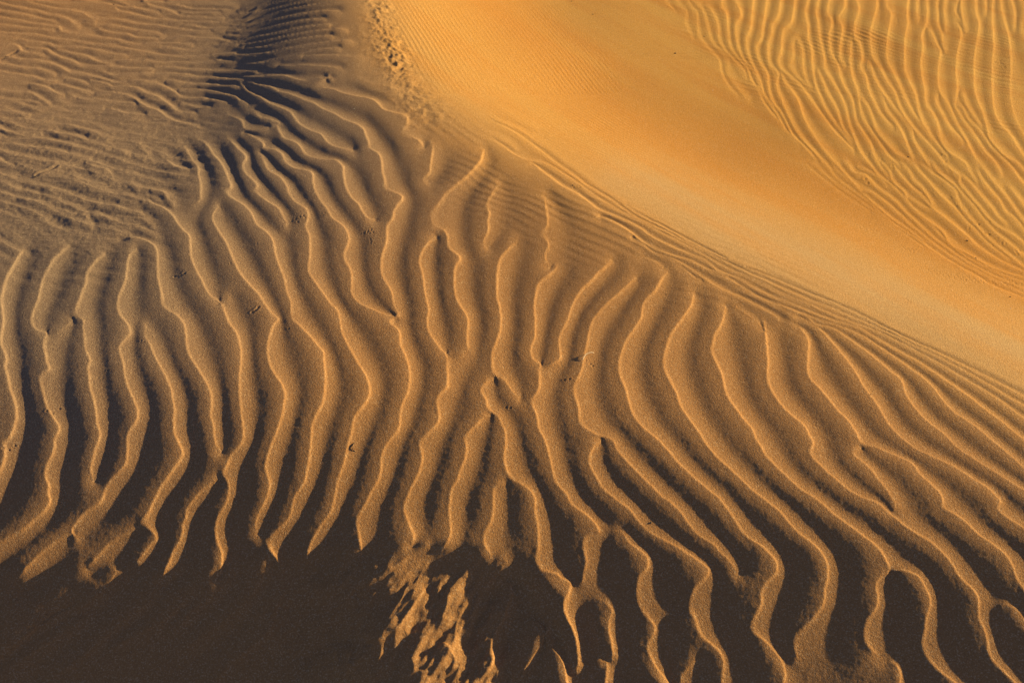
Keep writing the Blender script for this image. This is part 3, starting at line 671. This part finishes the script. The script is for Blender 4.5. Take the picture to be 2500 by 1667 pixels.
# ------------------------------------------------------------------ materials
def nodes(name):
    m = bpy.data.materials.new(name); m.use_nodes = True; t = m.node_tree; t.nodes.clear()
    o = t.nodes.new("ShaderNodeOutputMaterial"); b = t.nodes.new("ShaderNodeBsdfPrincipled")
    t.links.new(b.outputs[0], o.inputs[0]); return m, t, b
def sand_mat():
    m, t, b = nodes("sand"); N = t.nodes.new; Lk = t.links.new
    tc = N("ShaderNodeTexCoord")
    def noise(scale, det=2, rough=0.6):
        n = N("ShaderNodeTexNoise"); n.inputs["Scale"].default_value = scale; n.inputs["Detail"].default_value = det
        n.inputs["Roughness"].default_value = rough; Lk(tc.outputs["Object"], n.inputs["Vector"]); return n
    def mix(a, bb, fac):
        x = N("ShaderNodeMix"); x.data_type = 'RGBA'
        for i, s in ((6, a), (7, bb)):
            if isinstance(s, tuple): x.inputs[i].default_value = (*s, 1)
            else: Lk(s, x.inputs[i])
        if isinstance(fac, float): x.inputs[0].default_value = fac
        else: Lk(fac, x.inputs[0])
        return x.outputs[2]
    def rng_(s, a, b_, lo=0.0, hi=1.0):
        r = N("ShaderNodeMapRange"); r.inputs[1].default_value = a; r.inputs[2].default_value = b_
        r.inputs[3].default_value = lo; r.inputs[4].default_value = hi; Lk(s, r.inputs[0]); return r.outputs[0]
    A1 = N("ShaderNodeAttribute"); A1.attribute_name = "red_sand"; A2 = N("ShaderNodeAttribute"); A2.attribute_name = "pale_sand"
    base = mix((0.44, 0.230, 0.086), (0.37, 0.190, 0.078), noise(1.3, 3).outputs[0])
    A3 = N("ShaderNodeAttribute"); A3.attribute_name = "skylit_grey_sand"
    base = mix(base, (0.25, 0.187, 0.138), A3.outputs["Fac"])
    A4 = N("ShaderNodeAttribute"); A4.attribute_name = "sunlit_gold_sand"
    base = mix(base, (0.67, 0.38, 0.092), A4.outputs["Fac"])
    base = mix(base, (0.58, 0.255, 0.038), A1.outputs["Fac"])
    base = mix(base, (0.50, 0.36, 0.195), A2.outputs["Fac"])
    mp = N("ShaderNodeCombineXYZ")
    for i, v in enumerate(((0.6 * 0.5, -0.8 * 0.5, 0), (0.8 * 5, 0.6 * 5, 0))):
        dp = N("ShaderNodeVectorMath"); dp.operation = 'DOT_PRODUCT'; dp.inputs[1].default_value = v
        Lk(tc.outputs["Object"], dp.inputs[0]); Lk(dp.outputs["Value"], mp.inputs[i])
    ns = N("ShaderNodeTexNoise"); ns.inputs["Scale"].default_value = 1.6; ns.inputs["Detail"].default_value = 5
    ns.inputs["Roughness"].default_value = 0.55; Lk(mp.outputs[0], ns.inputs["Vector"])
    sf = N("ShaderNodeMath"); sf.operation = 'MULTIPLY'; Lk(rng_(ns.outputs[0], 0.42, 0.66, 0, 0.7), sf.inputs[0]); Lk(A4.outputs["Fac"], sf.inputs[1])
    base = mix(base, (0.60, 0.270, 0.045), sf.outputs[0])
    g1 = noise(230, 2, 0.9).outputs[0]; g2 = noise(290, 2, 0.9).outputs[0]
    base = mix(base, (0.20, 0.115, 0.06), rng_(g2, 0.48, 0.64, 0, 0.48))
    base = mix(base, (0.85, 0.66, 0.42), rng_(g1, 0.53, 0.68, 0, 0.38))
    Lk(base, b.inputs["Base Color"])
    b.inputs["Roughness"].default_value = 0.9; b.inputs["Specular IOR Level"].default_value = 0.15
    bp = N("ShaderNodeBump"); bp.inputs["Strength"].default_value = 1.0; bp.inputs["Distance"].default_value = 0.0016
    Lk(noise(330, 3, 0.7).outputs[0], bp.inputs["Height"])
    bp2 = N("ShaderNodeBump"); bp2.inputs["Strength"].default_value = 1.0; bp2.inputs["Distance"].default_value = 0.0011
    Lk(noise(190, 2, 0.6).outputs[0], bp2.inputs["Height"]); Lk(bp.outputs[0], bp2.inputs["Normal"])
    Lk(bp2.outputs[0], b.inputs["Normal"])
    return m
me.materials.append(sand_mat())
def plain(name, col, col2, rough=0.8, sc=300):
    m, t, b = nodes(name); n = t.nodes.new("ShaderNodeTexNoise"); n.inputs["Scale"].default_value = sc
    tc = t.nodes.new("ShaderNodeTexCoord"); t.links.new(tc.outputs["Object"], n.inputs["Vector"])
    x = t.nodes.new("ShaderNodeMix"); x.data_type = 'RGBA'; x.inputs[6].default_value = (*col, 1); x.inputs[7].default_value = (*col2, 1)
    t.links.new(n.outputs[0], x.inputs[0]); t.links.new(x.outputs[2], b.inputs["Base Color"]); b.inputs["Roughness"].default_value = rough
    return m
M_STRAW = plain("bleached_straw", (0.75, 0.68, 0.55), (0.5, 0.4, 0.28), 0.5)
M_TWIG = plain("dark_twig", (0.10, 0.06, 0.035), (0.28, 0.17, 0.09))
M_STONE = plain("dark_stone", (0.035, 0.025, 0.02), (0.10, 0.07, 0.045))
M_WHITE = plain("white_stone", (0.8, 0.76, 0.68), (0.6, 0.52, 0.42))

# ------------------------------------------------------------------ small things lying on the sand
def tag(o, label, cat, group=None):
    o['label'] = label; o['category'] = cat
    if group: o['group'] = group
def tube(name, pts, r, mat, flat=1.0):
    P = spline(np.array([p[:2] for p in pts], float), 3.0)
    G = np.array([ground_z(a, b) for a, b in P]); n = len(G); vs, fs = [], []
    lift = np.interp(np.linspace(0, 1, n), np.linspace(0, 1, len(pts)), [p[2] if len(p) > 2 else 0 for p in pts])
    G[:, 2] += lift
    c0 = G.mean(0); G = G - c0
    T = np.gradient(G, axis=0)
    for k in range(n):
        t = Vector(T[k]).normalized(); s = t.cross(Vector((0, 0, 1))).normalized(); up = s.cross(t)
        rr = r * (0.45 + 0.55 * math.sin(math.pi * (0.12 + 0.8 * k / (n - 1)))) * (1 + 0.12 * math.sin(k * 2.3))
        for j in range(7):
            a = j / 7 * 2 * math.pi; vs.append(Vector(G[k]) + s * rr * math.cos(a) + up * rr * flat * math.sin(a))
    for k in range(n - 1):
        for j in range(7): fs.append((k * 7 + j, k * 7 + (j + 1) % 7, (k + 1) * 7 + (j + 1) % 7, (k + 1) * 7 + j))
    fs.append(tuple(range(6, -1, -1))); fs.append(tuple((n - 1) * 7 + j for j in range(7)))
    mb = bpy.data.meshes.new(name); mb.from_pydata([tuple(v) for v in vs], [], fs); mb.polygons.foreach_set("use_smooth", [True] * len(fs))
    mb.materials.append(mat); o = bpy.data.objects.new(name, mb); C.objects.link(o); o.location = tuple(c0); return o
def stone(name, u, v, r, mat, seed, sq=0.6):
    x, y, z = ground_z(u, v); R = random.Random(seed)
    import bmesh
    bm = bmesh.new(); bmesh.ops.create_icosphere(bm, subdivisions=2, radius=1.0)
    ax = (1 + R.uniform(-.2, .3), 1 + R.uniform(-.2, .2), sq)
    cut = [Vector((R.gauss(0, 1), R.gauss(0, 1), R.gauss(0, .7))).normalized() for _ in range(6)]
    for vv in bm.verts:
        c = vv.co.copy()
        for n in cut:
            d = c.dot(n)
            if d > 0.72: c -= n * (d - 0.72) * 0.85
        vv.co = Vector((c.x * ax[0], c.y * ax[1], c.z * ax[2])) * r * 0.8
    mb = bpy.data.meshes.new(name); bm.to_mesh(mb); bm.free(); mb.materials.append(mat)
    o = bpy.data.objects.new(name, mb); C.objects.link(o); o.location = (x, y, z + r * sq * 0.35); o.rotation_euler = (0, 0, R.uniform(0, 6)); return o

tag(tube("straw", [(1421, 880, 0.001), (1428, 872, 0.006), (1433, 869, 0.009), (1441, 867, 0.010), (1450, 865, 0.006)], 0.0011, M_STRAW),
    'bent white straw standing out of a ripple crest, right of the middle', 'straw')
tag(tube("twig", [(871, 1079, 0), (865, 1083, 0.002), (861, 1091, 0.003), (861, 1097, 0.002), (869, 1103, 0.0)], 0.0013, M_TWIG),
    'dark curved twig half buried beside a ripple crest below the middle', 'twig')
STONES = [
 (1589, 1276, 0.0040, M_STONE, 'dark pebble in the hollow of the lower right ripples'),
 (2126, 963, 0.0028, M_STONE, 'small dark pebble on a ripple crest below the pale band, right side'),
 (1648, 131, 0.0052, M_STONE, 'dark pebble alone on the smooth slope, left of the upper right ripples'),
 (1447, 36, 0.0038, M_STONE, 'dark pebble on the smooth bright slope, second from the top edge'),
 (1396, 4, 0.0045, M_STONE, 'dark pebble at the very top of the smooth bright slope'),
 (1719, 90, 0.0036, M_STONE, 'dark speck of stone between the first ripples of the upper right field'),
 (2217, 384, 0.0045, M_STONE, 'dark pebble in a trough of the upper right ripple field'),
 (2361, 588, 0.0045, M_STONE, 'dark pebble above the beetle tracks near the right edge'),
 (2466, 725, 0.0034, M_STONE, 'dark pebble on the orange sand at the right edge, below the tracks'),
 (2382, 630, 0.0026, M_STONE, 'tiny dark pebble in the ripples just above the beetle tracks'),
 (1398, 453, 0.0034, M_STONE, 'larger dark pebble where the fine lines meet the smooth slope'),
 (1415, 459, 0.0024, M_STONE, 'smaller dark pebble right of the larger one by the fine lines'),
 (278, 12, 0.0042, M_STONE, 'dark pebble at the top of the upper left ripples'),
 (14, 139, 0.0042, M_STONE, 'dark pebble at the end of a groove by the left edge'),
 (184, 146, 0.0036, M_STONE, 'dark pebble in the middle of the upper left ripples'),
 (351, 147, 0.0036, M_STONE, 'dark pebble in the upper left ripples, towards the shaded flank'),
 (86, 432, 0.0042, M_STONE, 'dark pebble at the end of a long groove in the crinkled left part'),
 (228, 191, 0.0030, M_STONE, 'small dark pebble under the upper left ripples'),
 (145, 995, 0.0030, M_STONE, 'small dark pebble beside tracks on a ripple at the left edge'),
 (264, 904, 0.0022, M_STONE, 'tiny dark pebble in a left trough'),
 (865, 266, 0.0022, M_WHITE, 'tiny white stone in the long trough above the middle left'),
 (664, 418, 0.0024, M_WHITE, 'tiny white stone on a crest left of the bird tracks'),
 (1301, 160, 0.0024, M_WHITE, 'tiny white stone on the finely lined bright slope'),
 (1341, 256, 0.0022, M_WHITE, 'tiny white stone in the middle of the orange slope'),
 (1740, 221, 0.0022, M_WHITE, 'tiny white stone on the orange slope near the upper right ripples'),
 (2296, 827, 0.0022, M_WHITE, 'tiny white stone on the pale band at the right'),
 (2467, 753, 0.0020, M_WHITE, 'tiny white stone on the orange sand near the right edge'),
 (1491, 527, 0.0020, M_WHITE, 'tiny white stone among the fine lines below the smooth slope'),
 (995, 740, 0.0018, M_WHITE, 'tiny white stone beside the ripple junction in the middle'),
]
for k, (u, v, r, mt, lab) in enumerate(STONES):
    o = stone("pebble", u, v, r, mt, k + 3)
    tag(o, lab, 'pebble', 'dark pebbles on the sand' if mt is M_STONE else 'white grains of stone on the sand')
